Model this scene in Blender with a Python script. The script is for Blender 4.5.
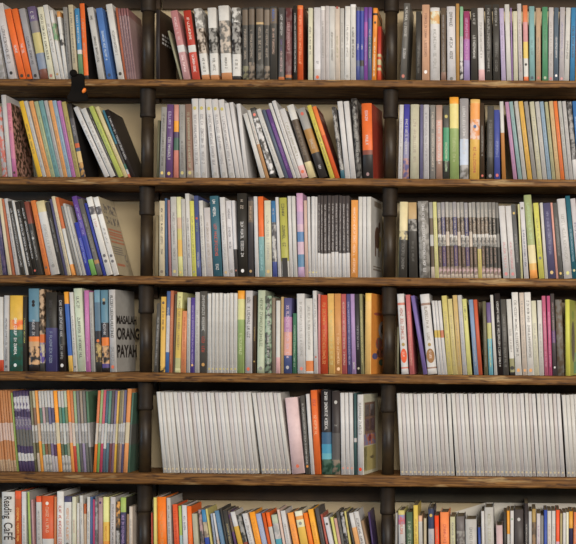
import bpy, bmesh, math, random, re
from mathutils import Matrix, Vector
random.seed(7)
for o in list(bpy.data.objects): bpy.data.objects.remove(o)
scene = bpy.context.scene
COL = scene.collection
# ---------------------------------------------------------------- camera
S = 0.00265                    # metres that one photo pixel covers at the shelf fronts
W, H, F = 576, 544, 1300.0
DIST = F * S
ZC = 1.62                      # eye height
VX, VY = 520.0, 350.0          # where the wall's normal vanishes
ROT = (Matrix.Rotation(math.radians(1.3), 3, 'Z') @ Matrix.Rotation(math.radians(90), 3, 'X')
       @ Matrix.Rotation(math.radians(0.45), 3, 'Z'))
_v = ROT.transposed() @ Vector((0, 1, 0))
_u, _w = F * _v.x / -_v.z, F * _v.y / -_v.z
SHX = (W / 2 + _u - VX) / W
SHY = (VY - (H / 2 - _w)) / W
cam_data = bpy.data.cameras.new('camera'); cam = bpy.data.objects.new('camera', cam_data); COL.objects.link(cam)
cam.matrix_world = Matrix.Translation((0, -DIST, ZC)) @ ROT.to_4x4()
cam_data.sensor_width = 36; cam_data.lens = 36 * F / W
cam_data.shift_x, cam_data.shift_y = SHX, SHY
cam_data.clip_end = 60
scene.camera = cam
def at(px, py, Y=0.0):
    """point of the plane y = Y seen at a photo pixel"""
    d = ROT @ Vector(((px - W / 2 + SHX * W) / F, ((H / 2 - py) + SHY * W) / F, -1))
    t = (Y + DIST) / d.y
    return Vector((d.x * t, Y, ZC + d.z * t))
# ---------------------------------------------------------------- light and exposure
world = bpy.data.worlds.new('world'); scene.world = world; world.use_nodes = True
world.node_tree.nodes['Background'].inputs[0].default_value = (1.0, 0.93, 0.84, 1)
world.node_tree.nodes['Background'].inputs[1].default_value = 0.11
def area(name, loc, target, sx, sy, power, col):
    l = bpy.data.lights.new(name, 'AREA'); l.shape = 'RECTANGLE'; l.size = sx; l.size_y = sy; l.energy = power; l.color = col
    o = bpy.data.objects.new(name, l); COL.objects.link(o); o.location = loc
    o.rotation_euler = (Vector(target) - Vector(loc)).to_track_quat('-Z', 'Y').to_euler()
    return o
area('window_daylight', (1.5, -4.8, 3.0), (-0.3, 0, 1.4), 2.6, 1.4, 262, (1.0, 0.94, 0.86))
area('ceiling_light', (-0.6, -2.6, 3.5), (-0.5, 0, 1.4), 1.6, 0.8, 26, (1.0, 0.90, 0.76))
area('left_window', (-3.6, -1.6, 1.8), (-0.5, 0, 1.6), 0.8, 1.4, 28, (0.45, 0.72, 1.0))
vs = scene.view_settings
vs.view_transform = 'Standard'; vs.look = 'None'; vs.gamma = 1; vs.use_curve_mapping = False; vs.exposure = 0.07
# ---------------------------------------------------------------- materials
def lin(c):
    c /= 255.0
    return c / 12.92 if c <= 0.04045 else ((c + 0.055) / 1.055) ** 2.4
def rgb(h):
    if len(h) == 3: h = ''.join(ch * 2 for ch in h)
    return tuple(lin(int(h[i:i + 2], 16)) for i in (0, 2, 4)) + (1,)
MATS = {}
def ink(h):
    """printed colour: near-greys stay almost neutral, the rest is a little faded"""
    c = [int(ch * 2, 16) for ch in h]; L = 0.3 * c[0] + 0.59 * c[1] + 0.11 * c[2]; ch = max(c) - min(c)
    k = 0.2 if ch <= 17 else (0.76 if c[2] > c[0] + 20 else 0.84)
    if ch <= 17: c[1] -= 3; c[2] -= 1 + (L > 150) * 3; L -= 2; return tuple(lin(min(255, max(26, (L, L - 3, L - 5)[i] + (x - L) * k))) for i, x in enumerate(c)) + (1,)
    if c[0] > 210 and c[2] < 90 and 50 < c[1] < 140: c[1] += 16
    if c[1] >= c[0] - 12 and c[1] > c[2] + 20: k = 0.72; c[0] += 6
    if c[2] > c[0] + 20 and c[2] > c[1] + 20: c[1] += 12; L += 8
    if c[0] > c[1] + 60 and c[2] > c[1] + 20: k = 0.72; L += 12
    return tuple(lin(min(255, max(24, L + (x - L) * k))) for x in c) + (1,)
def mat(tok, rough=0.5):
    if tok in MATS: return MATS[tok]
    m = bpy.data.materials.new('print_' + tok.replace('~', '_and_')); m.use_nodes = True
    nt = m.node_tree; b = nt.nodes['Principled BSDF']
    b.inputs['Roughness'].default_value = rough
    b.inputs['Specular IOR Level'].default_value = 0.35
    tc = nt.nodes.new('ShaderNodeTexCoord'); no = nt.nodes.new('ShaderNodeTexNoise'); ra = nt.nodes.new('ShaderNodeValToRGB')
    nt.links.new(tc.outputs['Object'], no.inputs['Vector']); nt.links.new(no.outputs['Fac'], ra.inputs['Fac'])
    nt.links.new(ra.outputs['Color'], b.inputs['Base Color'])
    if '~' in tok:
        a, c = tok.split('~'); no.inputs['Scale'].default_value = 75; no.inputs['Detail'].default_value = 3
        ra.color_ramp.elements[0].position = 0.43; ra.color_ramp.elements[1].position = 0.55
        ra.color_ramp.elements[0].color = ink(a); ra.color_ramp.elements[1].color = ink(c)
    else:
        c = ink(tok); no.inputs['Scale'].default_value = 60; no.inputs['Detail'].default_value = 4
        ra.color_ramp.elements[0].position = 0.3; ra.color_ramp.elements[1].position = 0.62
        ra.color_ramp.elements[0].color = tuple(x * 0.88 for x in c[:3]) + (1,); ra.color_ramp.elements[1].color = c
    MATS[tok] = m
    return m
def paper():
    if 'PAPER' in MATS: return MATS['PAPER']
    m = bpy.data.materials.new('page_paper'); m.use_nodes = True; nt = m.node_tree; b = nt.nodes['Principled BSDF']
    b.inputs['Roughness'].default_value = 0.9
    tc = nt.nodes.new('ShaderNodeTexCoord'); mp = nt.nodes.new('ShaderNodeMapping'); no = nt.nodes.new('ShaderNodeTexNoise'); ra = nt.nodes.new('ShaderNodeValToRGB')
    mp.inputs['Scale'].default_value = (2500, 12, 12); no.inputs['Scale'].default_value = 1
    nt.links.new(tc.outputs['Object'], mp.inputs[0]); nt.links.new(mp.outputs[0], no.inputs['Vector']); nt.links.new(no.outputs['Fac'], ra.inputs['Fac'])
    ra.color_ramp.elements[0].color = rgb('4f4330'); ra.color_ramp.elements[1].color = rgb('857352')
    nt.links.new(ra.outputs['Color'], b.inputs['Base Color'])
    MATS['PAPER'] = m
    return m
def wood():
    m = bpy.data.materials.new('aged_wood'); m.use_nodes = True; nt = m.node_tree; b = nt.nodes['Principled BSDF']
    b.inputs['Roughness'].default_value = 0.62; b.inputs['Specular IOR Level'].default_value = 0.3
    tc = nt.nodes.new('ShaderNodeTexCoord')
    def noise(scale, s, d=5):
        mp = nt.nodes.new('ShaderNodeMapping'); mp.inputs['Scale'].default_value = scale
        n = nt.nodes.new('ShaderNodeTexNoise'); n.inputs['Scale'].default_value = s; n.inputs['Detail'].default_value = d
        nt.links.new(tc.outputs['Object'], mp.inputs[0]); nt.links.new(mp.outputs[0], n.inputs['Vector']); return n
    n1 = noise((8, 90, 190), 1.5); n2 = noise((7, 20, 40), 1.3, 3); n3 = noise((22, 60, 150), 1.0, 3)
    ra = nt.nodes.new('ShaderNodeValToRGB'); nt.links.new(n1.outputs['Fac'], ra.inputs['Fac'])
    e = ra.color_ramp.elements; e[0].position = 0.28; e[0].color = rgb('3b240f'); e[1].position = 0.70; e[1].color = rgb('8c6333')
    k = e.new(0.48); k.color = rgb('66421b')
    mix = nt.nodes.new('ShaderNodeMix'); mix.data_type = 'RGBA'
    r2 = nt.nodes.new('ShaderNodeValToRGB'); r2.color_ramp.elements[0].position = 0.60; r2.color_ramp.elements[1].position = 0.72
    nt.links.new(n2.outputs['Fac'], r2.inputs['Fac']); nt.links.new(r2.outputs['Color'], mix.inputs['Factor'])
    nt.links.new(ra.outputs['Color'], mix.inputs[6]); mix.inputs[7].default_value = rgb('a5875c')
    mx2 = nt.nodes.new('ShaderNodeMix'); mx2.data_type = 'RGBA'
    r3 = nt.nodes.new('ShaderNodeValToRGB'); r3.color_ramp.elements[0].position = 0.30; r3.color_ramp.elements[1].position = 0.42
    nt.links.new(n3.outputs['Fac'], r3.inputs['Fac']); nt.links.new(r3.outputs['Color'], mx2.inputs['Factor'])
    mx2.inputs[6].default_value = rgb('362010'); nt.links.new(mix.outputs[2], mx2.inputs[7])
    nt.links.new(mx2.outputs[2], b.inputs['Base Color'])
    bp = nt.nodes.new('ShaderNodeBump'); bp.inputs['Strength'].default_value = 0.5; bp.inputs['Distance'].default_value = 0.002
    nt.links.new(n1.outputs['Fac'], bp.inputs['Height']); nt.links.new(bp.outputs[0], b.inputs['Normal'])
    return m
def plain(name, c1, c2, scale, rough, metal=0.0, detail=4, p0=0.35, p1=0.65):
    m = bpy.data.materials.new(name); m.use_nodes = True; nt = m.node_tree; b = nt.nodes['Principled BSDF']
    b.inputs['Roughness'].default_value = rough; b.inputs['Metallic'].default_value = metal
    tc = nt.nodes.new('ShaderNodeTexCoord'); n = nt.nodes.new('ShaderNodeTexNoise'); ra = nt.nodes.new('ShaderNodeValToRGB')
    n.inputs['Scale'].default_value = scale; n.inputs['Detail'].default_value = detail
    nt.links.new(tc.outputs['Object'], n.inputs['Vector']); nt.links.new(n.outputs['Fac'], ra.inputs['Fac'])
    e = ra.color_ramp.elements; e[0].position = p0; e[1].position = p1; e[0].color = rgb(c1); e[1].color = rgb(c2)
    nt.links.new(ra.outputs['Color'], b.inputs['Base Color'])
    return m
WOOD = wood()
PIPE = plain('dark_polished_pipe', '241b13', '352919', 30, 0.5, 0.0)
PIPE.node_tree.nodes['Principled BSDF'].inputs['Specular IOR Level'].default_value = 0.35
STEEL = plain('dark_painted_pipe', '1e160f', '2c2217', 30, 0.6, 0.0)
STEEL.node_tree.nodes['Principled BSDF'].inputs['Specular IOR Level'].default_value = 0.22
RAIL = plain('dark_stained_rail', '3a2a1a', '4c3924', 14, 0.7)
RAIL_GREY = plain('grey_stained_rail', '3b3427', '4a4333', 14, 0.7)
PLASTER = plain('beige_plaster', 'b9a686', 'c3b290', 7, 0.9)
FLOORM = plain('worn_floor', '35291d', '443526', 5, 0.8)
BLACKP = plain('black_plastic', '0c0a08', '14100d', 20, 0.9)
BLACKP.node_tree.nodes['Principled BSDF'].inputs['Specular IOR Level'].default_value = 0.12
ORANGE = plain('orange_plastic', 'e0701c', 'f08838', 20, 0.4)
# ---------------------------------------------------------------- mesh helpers
def finish(name, bm, mats, parent=None, loc=None):
    me = bpy.data.meshes.new(name)
    bmesh.ops.recalc_face_normals(bm, faces=[f for f in bm.faces if not f.tag])
    bm.to_mesh(me); bm.free()
    for m in mats: me.materials.append(m)
    o = bpy.data.objects.new(name, me); COL.objects.link(o)
    if parent is not None: o.parent = parent
    if loc is not None: o.location = loc
    return o
def box(bm, x0, x1, y0, y1, z0, z1, mi=0):
    v = [bm.verts.new(p) for p in ((x0,y0,z0),(x1,y0,z0),(x1,y1,z0),(x0,y1,z0),(x0,y0,z1),(x1,y0,z1),(x1,y1,z1),(x0,y1,z1))]
    for q in ((0,1,5,4),(1,2,6,5),(2,3,7,6),(3,0,4,7),(4,5,6,7),(3,2,1,0)):
        f = bm.faces.new([v[i] for i in q]); f.material_index = mi
def lathe(bm, cx, cy, prof, n=28, mi=0):
    rings = []
    for r, z in prof:
        rings.append([bm.verts.new((cx + r * math.cos(2*math.pi*i/n), cy + r * math.sin(2*math.pi*i/n), z)) for i in range(n)])
    for a, b in zip(rings, rings[1:]):
        for i in range(n):
            f = bm.faces.new((a[i], a[(i+1) % n], b[(i+1) % n], b[i])); f.material_index = mi; f.smooth = True
    bm.faces.new(rings[0][::-1]).material_index = mi; bm.faces.new(rings[-1]).material_index = mi
def structure(o): o['kind'] = 'structure'; return o
# ---------------------------------------------------------------- room shell
SHELF_D = 62 * S
ROWTOP = {0: -27.0, 1: 79.9, 2: 178.2, 3: 276.9, 4: 373.6, 5: 474.6, 6: 573.5}
THICK = {0: 7.4, 1: 7.4, 2: 7.8, 3: 8.3, 4: 9.2, 5: 11.0, 6: 11.0}
shelf_z = {k: at(288, v).z for k, v in ROWTOP.items()}
WALL_Y = SHELF_D + 0.012
bm = bmesh.new(); box(bm, -4, 3, WALL_Y, WALL_Y + 0.12, 0, 3.4); structure(finish('wall_back', bm, [PLASTER]))
bm = bmesh.new(); box(bm, -4, 3, -7.0, WALL_Y + 0.12, -0.1, 0); structure(finish('floor', bm, [FLOORM]))
# ---------------------------------------------------------------- bookcase
case = bpy.data.objects.new('bookcase', None); COL.objects.link(case)
XL, XR = at(-108, 300).x, at(652, 300).x
case.location = ((XL + XR) / 2, 0, 0); CX = case.location.x
case['label'] = 'wall bookcase of rough brown planks on dark steel pipe uprights'; case['category'] = 'bookcase'
for r in range(7):
    zt = shelf_z[r]; th = THICK[r] * S
    bm = bmesh.new(); n = 220; rnd = random.Random(r)
    prof = [(0.0, 0.16), (0.0, 0.84), (0.06, 0.97), (0.16, 1.0), (1.0, 1.0), (1.0, 0.0), (0.16, 0.0), (0.06, 0.04)]
    rings = []; w1 = w2 = 0
    for i in range(n + 1):
        x = XL - CX + (XR - XL) * i / n
        w1 = 0.75 * w1 + rnd.uniform(-1, 1) * 0.0005; w2 = 0.7 * w2 + rnd.uniform(-1, 1) * 0.0005
        ring = []
        for k, (fy, fz) in enumerate(prof):
            y = fy * SHELF_D if fy >= 1 else (fy * 0.02); 
            if 0 < fy < 1: y = fy * 0.03
            y -= 0.006
            if fy >= 1: y = SHELF_D
            z = -th + fz * th
            if fy < 0.1:
                y += w1 + (w2 if k in (0, 7) else 0)
                if k in (0, 7): z += w2
            ring.append(bm.verts.new((x, y, z)))
        rings.append(ring)
    for a, b in zip(rings, rings[1:]):
        for k in range(8):
            bm.faces.new((a[k], b[k], b[(k + 1) % 8], a[(k + 1) % 8]))
    bm.faces.new(rings[0]); bm.faces.new(rings[-1][::-1])
    finish('shelf_board', bm, [WOOD], case, (0, 0, zt))
# rails on the wall under the boards, bay by bay
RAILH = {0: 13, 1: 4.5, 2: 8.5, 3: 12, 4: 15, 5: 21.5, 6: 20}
PIPES = []
for px_t, px_b in ((-95, -98), (148.6, 144.4), (391.6, 387.2), (634, 630)):
    PIPES.append((at(px_t, 40, 0.034).x + at(px_b, 515, 0.034).x) / 2)
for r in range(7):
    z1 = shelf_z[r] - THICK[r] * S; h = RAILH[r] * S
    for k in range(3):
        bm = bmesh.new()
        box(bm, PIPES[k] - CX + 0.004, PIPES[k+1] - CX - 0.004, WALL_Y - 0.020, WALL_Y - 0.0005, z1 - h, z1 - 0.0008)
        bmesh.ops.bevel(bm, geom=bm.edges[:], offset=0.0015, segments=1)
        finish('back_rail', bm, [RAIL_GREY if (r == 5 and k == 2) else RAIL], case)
PIPE_Y = 0.034
for i, x in enumerate(PIPES):
    up = bmesh.new(); lathe(up, 0, 0, [(0.0150, 0.0), (0.0150, shelf_z[6] - THICK[6]*S)], 28)
    lathe(up, 0, 0, [(0.04, 0.0), (0.04, 0.006), (0.037, 0.008), (0.0, 0.008)][:3], 28)
    root = finish('pipe_upright', up, [STEEL], case, (x - CX, PIPE_Y, 0))
    for r in range(6):
        lo, hi = shelf_z[r + 1] + 0.0003, shelf_z[r] - THICK[r] * S - 0.0003
        bm = bmesh.new(); lathe(bm, 0, 0, [(0.0165, lo), (0.0165, hi - 0.070)], 32)
        finish('pipe_segment', bm, [PIPE], root)
        bm = bmesh.new()
        lathe(bm, 0, 0, [(0.0166, hi - 0.077), (0.0198, hi - 0.076), (0.0206, hi - 0.074), (0.0206, hi - 0.066), (0.0200, hi - 0.064), (0.0200, hi - 0.012), (0.0206, hi - 0.010), (0.0206, hi - 0.001), (0.021, hi)], 32)
        finish('pipe_coupling', bm, [STEEL], root)
# ---------------------------------------------------------------- clamp on the top board
ctr = at(75.5, 88, -0.02)
clamp = bpy.data.objects.new('shelf_clamp', None); COL.objects.link(clamp); clamp.location = ctr
clamp['label'] = 'small black clamp with an orange tip gripping the top shelf board'; clamp['category'] = 'clamp'
zt = shelf_z[1] - ctr.z; zb = zt - THICK[1] * S
def P(dx, dy): return (dx - 75.5) * S, (88 - dy) * S
def blob(name, pts, y0, y1, m, bev=0.002):
    bm = bmesh.new(); a = [bm.verts.new((P(*p)[0], y0, P(*p)[1])) for p in pts]; b = [bm.verts.new((P(*p)[0], y1, P(*p)[1])) for p in pts]
    bm.faces.new(a); bm.faces.new(b[::-1])
    for i in range(len(pts)): bm.faces.new((a[i], a[(i+1) % len(pts)], b[(i+1) % len(pts)], b[i]))
    bmesh.ops.bevel(bm, geom=bm.edges[:], offset=bev, segments=2, affect='EDGES')
    return finish(name, bm, [m], clamp)
blob('clamp_body', [(69.5, 77), (71, 73), (74, 72.5), (77, 73.5), (81, 72.5), (83.5, 76), (82.5, 82), (84, 88), (86, 94), (88, 100), (74, 101.5), (67, 100), (65, 96), (70, 91), (71, 84)], 0.008, 0.0125, BLACKP)
bm = bmesh.new(); bmesh.ops.create_uvsphere(bm, u_segments=18, v_segments=10, radius=1)
for v in bm.verts: v.co = Vector((v.co.x * 4.0 * S, v.co.y * 0.006, v.co.z * 3.6 * S)) + Vector((P(72.5, 72.5)[0], 0.006, P(72.5, 72.5)[1]))
for f in bm.faces: f.smooth = True
finish('clamp_knob', bm, [BLACKP], clamp)
bm = bmesh.new(); bmesh.ops.create_uvsphere(bm, u_segments=18, v_segments=10, radius=1)
for v in bm.verts: v.co = Vector((v.co.x * 1.8 * S, v.co.y * 0.006, v.co.z * 2.9 * S))
bmesh.ops.rotate(bm, verts=bm.verts, cent=(0, 0, 0), matrix=Matrix.Rotation(math.radians(30), 3, 'Y'))
for v in bm.verts: v.co += Vector((P(83.8, 90.4)[0], 0.003, P(83.8, 90.4)[1]))
for f in bm.faces: f.smooth = True
finish('orange_tip', bm, [ORANGE], clamp)
# ---------------------------------------------------------------- white sheet against the wall, right bay
bm = bmesh.new(); ys = WALL_Y - 0.022
pts = [at(448, 514, ys), at(486, 502.5, ys), at(600, 503.5, ys), at(600, 560, ys), at(448, 560, ys)]
zb6 = shelf_z[6] + 0.0005
pts[2].z = min(pts[2].z, pts[1].z); pts[3].z = zb6; pts[4].z = zb6; cx = sum(q.x for q in pts) / 5
a = [bm.verts.new((q.x - cx, -0.002, q.z - zb6)) for q in pts]; b = [bm.verts.new((q.x - cx, 0, q.z - zb6)) for q in pts]
bm.faces.new(a); bm.faces.new(b[::-1])
for i in range(5): bm.faces.new((a[i], a[(i+1) % 5], b[(i+1) % 5], b[i]))
sheet = finish('white_sheet', bm, [plain('white_card', 'c8c2b6', 'd6d1c6', 9, 0.8)], None, (cx, ys, zb6))
sheet['label'] = 'white sheet standing behind the books, bottom shelf of right bay'; sheet['category'] = 'sheet'
# ---------------------------------------------------------------- books
def parse_segs(s):
    out = []; lo = 0.0
    for t in s.split():
        c, _, e = t.partition(':')
        hi = float(e) if e else 1.0
        if hi > lo + 1e-4: out.append((lo, min(hi, 1.0), c)); lo = hi
    if out[-1][1] < 1: out[-1] = (out[-1][0], 1.0, out[-1][2])
    return out
STROKES = [((0,0),(0,1)), ((1,0),(1,1)), ((0,1),(1,1)), ((0,0),(1,0)), ((0,.5),(1,.5)), ((0,0),(1,1)), ((0,1),(1,0))]
GLYPHS = [(0,1,4),(0,2,3),(0,1,3),(0,2,4,3),(1,5,0),(0,3),(2,3,5),(0,2,4),(0,1,2,3),(0,6,5),(1,2,3,4),(6,5)]
class Builder:
    """cover mesh: collects faces with colours as material slots"""
    def __init__(self): self.bm = bmesh.new(); self.toks = []
    def mi(self, tok):
        if tok not in self.toks: self.toks.append(tok)
        return self.toks.index(tok)
    def quad(self, pts, tok):
        f = self.bm.faces.new([self.bm.verts.new(p) for p in pts]); f.material_index = self.mi(tok); f.tag = True
def spine_text(B, w, h, yf, v0, v1, col, rnd, big=False):
    size = min(w * 0.38, 0.0068) if big else min(w * 0.33, 0.0055); adv = size * 0.8; t = size * 0.16
    z = v1 * h; xc = w / 2
    while z - adv > v0 * h:
        if rnd.random() < 0.14: z -= adv * 0.8; continue
        g = rnd.choice(GLYPHS)
        for k in g:
            (a, b), (c, d) = STROKES[k]
            # letters run down the spine: glyph x -> -z, glyph y -> +x
            p = Vector((xc - size/2 + b * size, z - a * adv * 0.72)); q = Vector((xc - size/2 + d * size, z - c * adv * 0.72))
            u = (q - p).normalized(); nrm = Vector((-u.y, u.x)) * t * 0.5
            pts = [p + nrm, p - nrm, q - nrm, q + nrm]
            B.quad([(s.x, yf, s.y) for s in pts], col)
        z -= adv
def ellipse(B, c, rx, rz, col, yf=None, xf=None, n=12):
    pts = []
    for i in range(n):
        a = 2 * math.pi * i / n
        if xf is None: pts.append((c[0] + rx * math.cos(a), yf, c[1] + rz * math.sin(a)))
        else: pts.append((xf, c[0] + rx * math.cos(a), c[1] + rz * math.sin(a)))
    if xf is None: pts = pts[::-1]
    B.quad(pts, col)
def lettering(name, text, size, parent, M, tok, sx=1.0):
    cu = bpy.data.curves.new(name, 'FONT'); cu.body = text; cu.size = size; cu.extrude = 0.00008; cu.offset = size * (0.035 if name == 'cover_lettering' else 0.01)
    t = bpy.data.objects.new('temp', cu); COL.objects.link(t)
    me = bpy.data.meshes.new_from_object(t.evaluated_get(bpy.context.evaluated_depsgraph_get()))
    bpy.data.objects.remove(t); me.transform(Matrix.Diagonal((sx, 1, 1, 1))); me.transform(M)
    me.materials.clear(); me.materials.append(mat(tok)); me.name = name
    o = bpy.data.objects.new(name, me); COL.objects.link(o); o.parent = parent
    return o
def art(B, kind, w, h, d):
    X = w + 0.00012
    def R(y0, y1, z0, z1, c): B.quad([(X, y0*d, z0*h), (X, y1*d, z0*h), (X, y1*d, z1*h), (X, y0*d, z1*h)], c)
    def E(y, z, ry, rz, c): ellipse(B, (y*d, z*h), ry*d, rz*h, c, xf=X)
    if kind == 'np':
        R(.12, .95, .80, .92, '766~ba8'); R(.12, .95, .66, .76, '766~ba8')
        for z in (.54, .58, .47, .51, .42): R(.1, .95, z, z + .022, 'c75')
        for z in (.36, .33, .30, .27): R(.1, .7, z, z + .012, '877')
        R(.1, .6, .12, .15, 'c75'); E(.8, .2, .1, .09, '877~ba8')
    elif kind == 'an':
        E(.55, .52, .22, .14, '643'); R(.35, .45, .28, .5, '643'); R(.65, .74, .28, .5, '754'); E(.75, .66, .1, .07, '643'); E(.8, .45, .12, .1, 'ba5'); R(.2, .9, .10, .12, '876'); R(.2, .9, .14, .155, '876'); R(.3, .95, .9, .97, '876')
    elif kind == 'dr':
        E(.9, .55, .35, .12, 'ccc'); E(.93, .56, .22, .07, '334'); E(.6, .38, .25, .08, '876~b54'); E(.3, .22, .2, .04, '659'); E(.7, .26, .3, .06, '643~c64'); E(.8, .14, .22, .04, '475'); E(.5, .75, .3, .02, 'b54')
    elif kind == 'gf':
        E(.5, .45, .25, .28, '443~665'); E(.5, .8, .2, .06, '8a3'); R(.55, 1.0, .02, .18, '5a6'); R(.7, 1.0, .18, .3, '7b8')
    elif kind == 'pic':
        R(.1, .82, .50, .9, '865'); 
        for a in (.14, .48): R(a, a + .28, .72, .87, 'bab'); R(a, a + .28, .54, .69, 'cab~a8a')
        R(.05, .85, .36, .5, 'c75~87a'); R(.05, .85, .04, .35, 'ba6'); R(.05, .25, .05, .34, 'cc8'); E(.6, .2, .14, .02, '876'); E(.45, .45, .1, .05, 'c44')
def make_book(e):
    """e: dict with w, h (metres), segs, marks, opts, name"""
    w, h = e['w'], e['h']; opts = e['opts']; hard = 'h' in opts
    rnd = random.Random(e['seed'])
    d = max(0.105, min(0.138, h * 0.66)) * rnd.uniform(0.94, 1.0)
    t = min(w * 0.2, 0.0022 if hard else 0.0006)
    inset = 0.0028 if hard else 0.0004
    B = Builder(); bm = B.bm; segs = parse_segs(e['segs'])
    # outline across the thickness: left cover, rounded spine, right cover, then back inside
    c = min(w * 0.16, 0.0012); bulge = w * (0.12 if hard else 0.06)
    sp = []
    for i in range(7):
        u = i / 6.0; sp.append((c + (w - 2*c) * u, bulge - bulge * (1 - (2*u - 1) ** 2)))
    outer = [(0, d), (0, bulge + c)] + sp + [(w, bulge + c), (w, d)]
    inner = [(w - t, d), (w - t, bulge + c + t), (t, bulge + c + t), (t, d)]
    prof = outer + inner; n = len(prof)
    zs = [0.0] + [s[1] * h for s in segs]; rings = []
    for z in zs: rings.append([bm.verts.new((x, y, z)) for x, y in prof])
    cvc = opts.get('cv')
    for k, (a, b) in enumerate(zip(rings, rings[1:])):
        for i in range(n):
            f = bm.faces.new((a[i], a[(i+1) % n], b[(i+1) % n], b[i]))
            tok = segs[k][2]
            if i >= len(outer) - 1: tok = 'ccb'
            if cvc and i == len(outer) - 2: tok = cvc
            f.material_index = B.mi(tok)
            if 2 <= i <= 7: f.smooth = True
    f = bm.faces.new(rings[0][::-1]); f.material_index = B.mi(segs[0][2])
    f = bm.faces.new(rings[-1]); f.material_index = B.mi(segs[-1][2])
    bmesh.ops.recalc_face_normals(bm, faces=bm.faces[:])
    yf = -0.00015
    extra = []
    for mk in e['marks'].split():
        if mk == 'rc': extra.append('rc'); continue
        if mk.startswith('s:'): mk = mk[2:]
        if mk.startswith('cvt:'):
            col, rg = mk[4:].split('@'); v0, v1 = map(float, rg.split('-'))
            z = v1
            while z > v0:
                y = 0.15
                while y < 0.85:
                    ww = rnd.uniform(.06, .14); B.quad([(w + .00012, y*d, (z-.03)*h), (w + .00012, (y+ww)*d, (z-.03)*h), (w + .00012, (y+ww)*d, z*h), (w + .00012, y*d, z*h)], col); y += ww + .04
                z -= 0.055
            continue
        if mk[0] == '*':
            col, v = mk[1:].split('@'); v = float(v); r = min(w * 0.26, 0.0042); yy = -0.0002
            ellipse(B, (w/2, max(v*h, r*1.3)), r, r * 1.15, col, yf=yy)
        elif mk[0] == '#':
            col, rg = mk[1:].split('@'); v0, v1 = map(float, rg.split('-'))
            if v1 - v0 < .2 and w > .008:
                ellipse(B, (w/2, (v0+v1)/2*h), w*.44, (v1-v0)/2*h, col, yf=-0.0002, n=20)
                spine_text(B, w*1.0, h, -0.0004, v0 + .04, v1 - .03, 'ecb', rnd)
            else: B.quad([(w*.12, yf, v0*h), (w*.88, yf, v0*h), (w*.88, yf, v1*h), (w*.12, yf, v1*h)], col)
        else:
            col, rg = mk.split('@')
            if '-' not in rg: B.quad([(w*.1, yf, (float(rg)-.02)*h), (w*.9, yf, (float(rg)-.02)*h), (w*.9, yf, float(rg)*h), (w*.1, yf, float(rg)*h)], col); continue
            v0, v1 = map(float, rg.split('-')); spine_text(B, w, h, yf, v0, v1, col, rnd, hard)
    for k in ('np', 'an', 'dr', 'gf', 'pic'):
        if k in opts: art(B, k, w, h, d)
    # placement
    M = e['matrix']; mats = [mat(tk) for tk in B.toks]
    for f in bm.faces: f.tag = True
    parts = w >= 3.3 * S and not e['slim']
    if parts:
        root = bpy.data.objects.new(e['name'], None); COL.objects.link(root); root.empty_display_size = 0.02
        root.matrix_world = M
        cov = finish('cover', bm, mats, root)
        pg = bmesh.new(); box(pg, t + .00005, w - t - .00005, bulge + c + t + .0001, d - inset, inset, h - inset)
        finish('page_block', pg, [paper()], root)
    else:
        mi = len(mats); box(bm, t, w - t, bulge + c + t, d - inset, inset, h - inset, mi)
        mats.append(paper()); root = finish(e['name'], bm, mats); root.matrix_world = M
    if 'rc' in extra:
        T = Matrix.Translation((w * 0.24, -0.0004, h * 0.95)) @ Matrix(((0, 1, 0, 0), (0, 0, -1, 0), (-1, 0, 0, 0), (0, 0, 0, 1)))
        lettering('title_lettering', 'Reading', 0.029, root, T, '322', 0.66)
        T = Matrix.Translation((w * 0.22, -0.0004, h * 0.61)) @ Matrix(((0, 1, 0, 0), (0, 0, -1, 0), (-1, 0, 0, 0), (0, 0, 0, 1)))
        lettering('title_lettering', 'CaFÉ', 0.033, root, T, '433', 0.68)
    if 'mop' in opts:
        for txt, z, s, sx in (('MASALAH', .59, .030, 1.02), ('ORANG', .40, .042, 1.02), ('PAYAH', .18, .046, .92)):
            T = Matrix.Translation((w + 0.0003, d * 0.06, h * z)) @ Matrix(((0, 0, 1, 0), (1, 0, 0, 0), (0, 1, 0, 0), (0, 0, 0, 1)))
            lettering('cover_lettering', txt, s, root, T, '322', sx)
    root['label'] = e['label']; root['category'] = e['cat']; root['group'] = e['group']
    return root
ROWN = {1: 'top', 2: 'second', 3: 'third', 4: 'fourth', 5: 'fifth', 6: 'bottom'}
BAYN = {1: 'left', 2: 'middle', 3: 'right'}
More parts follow.
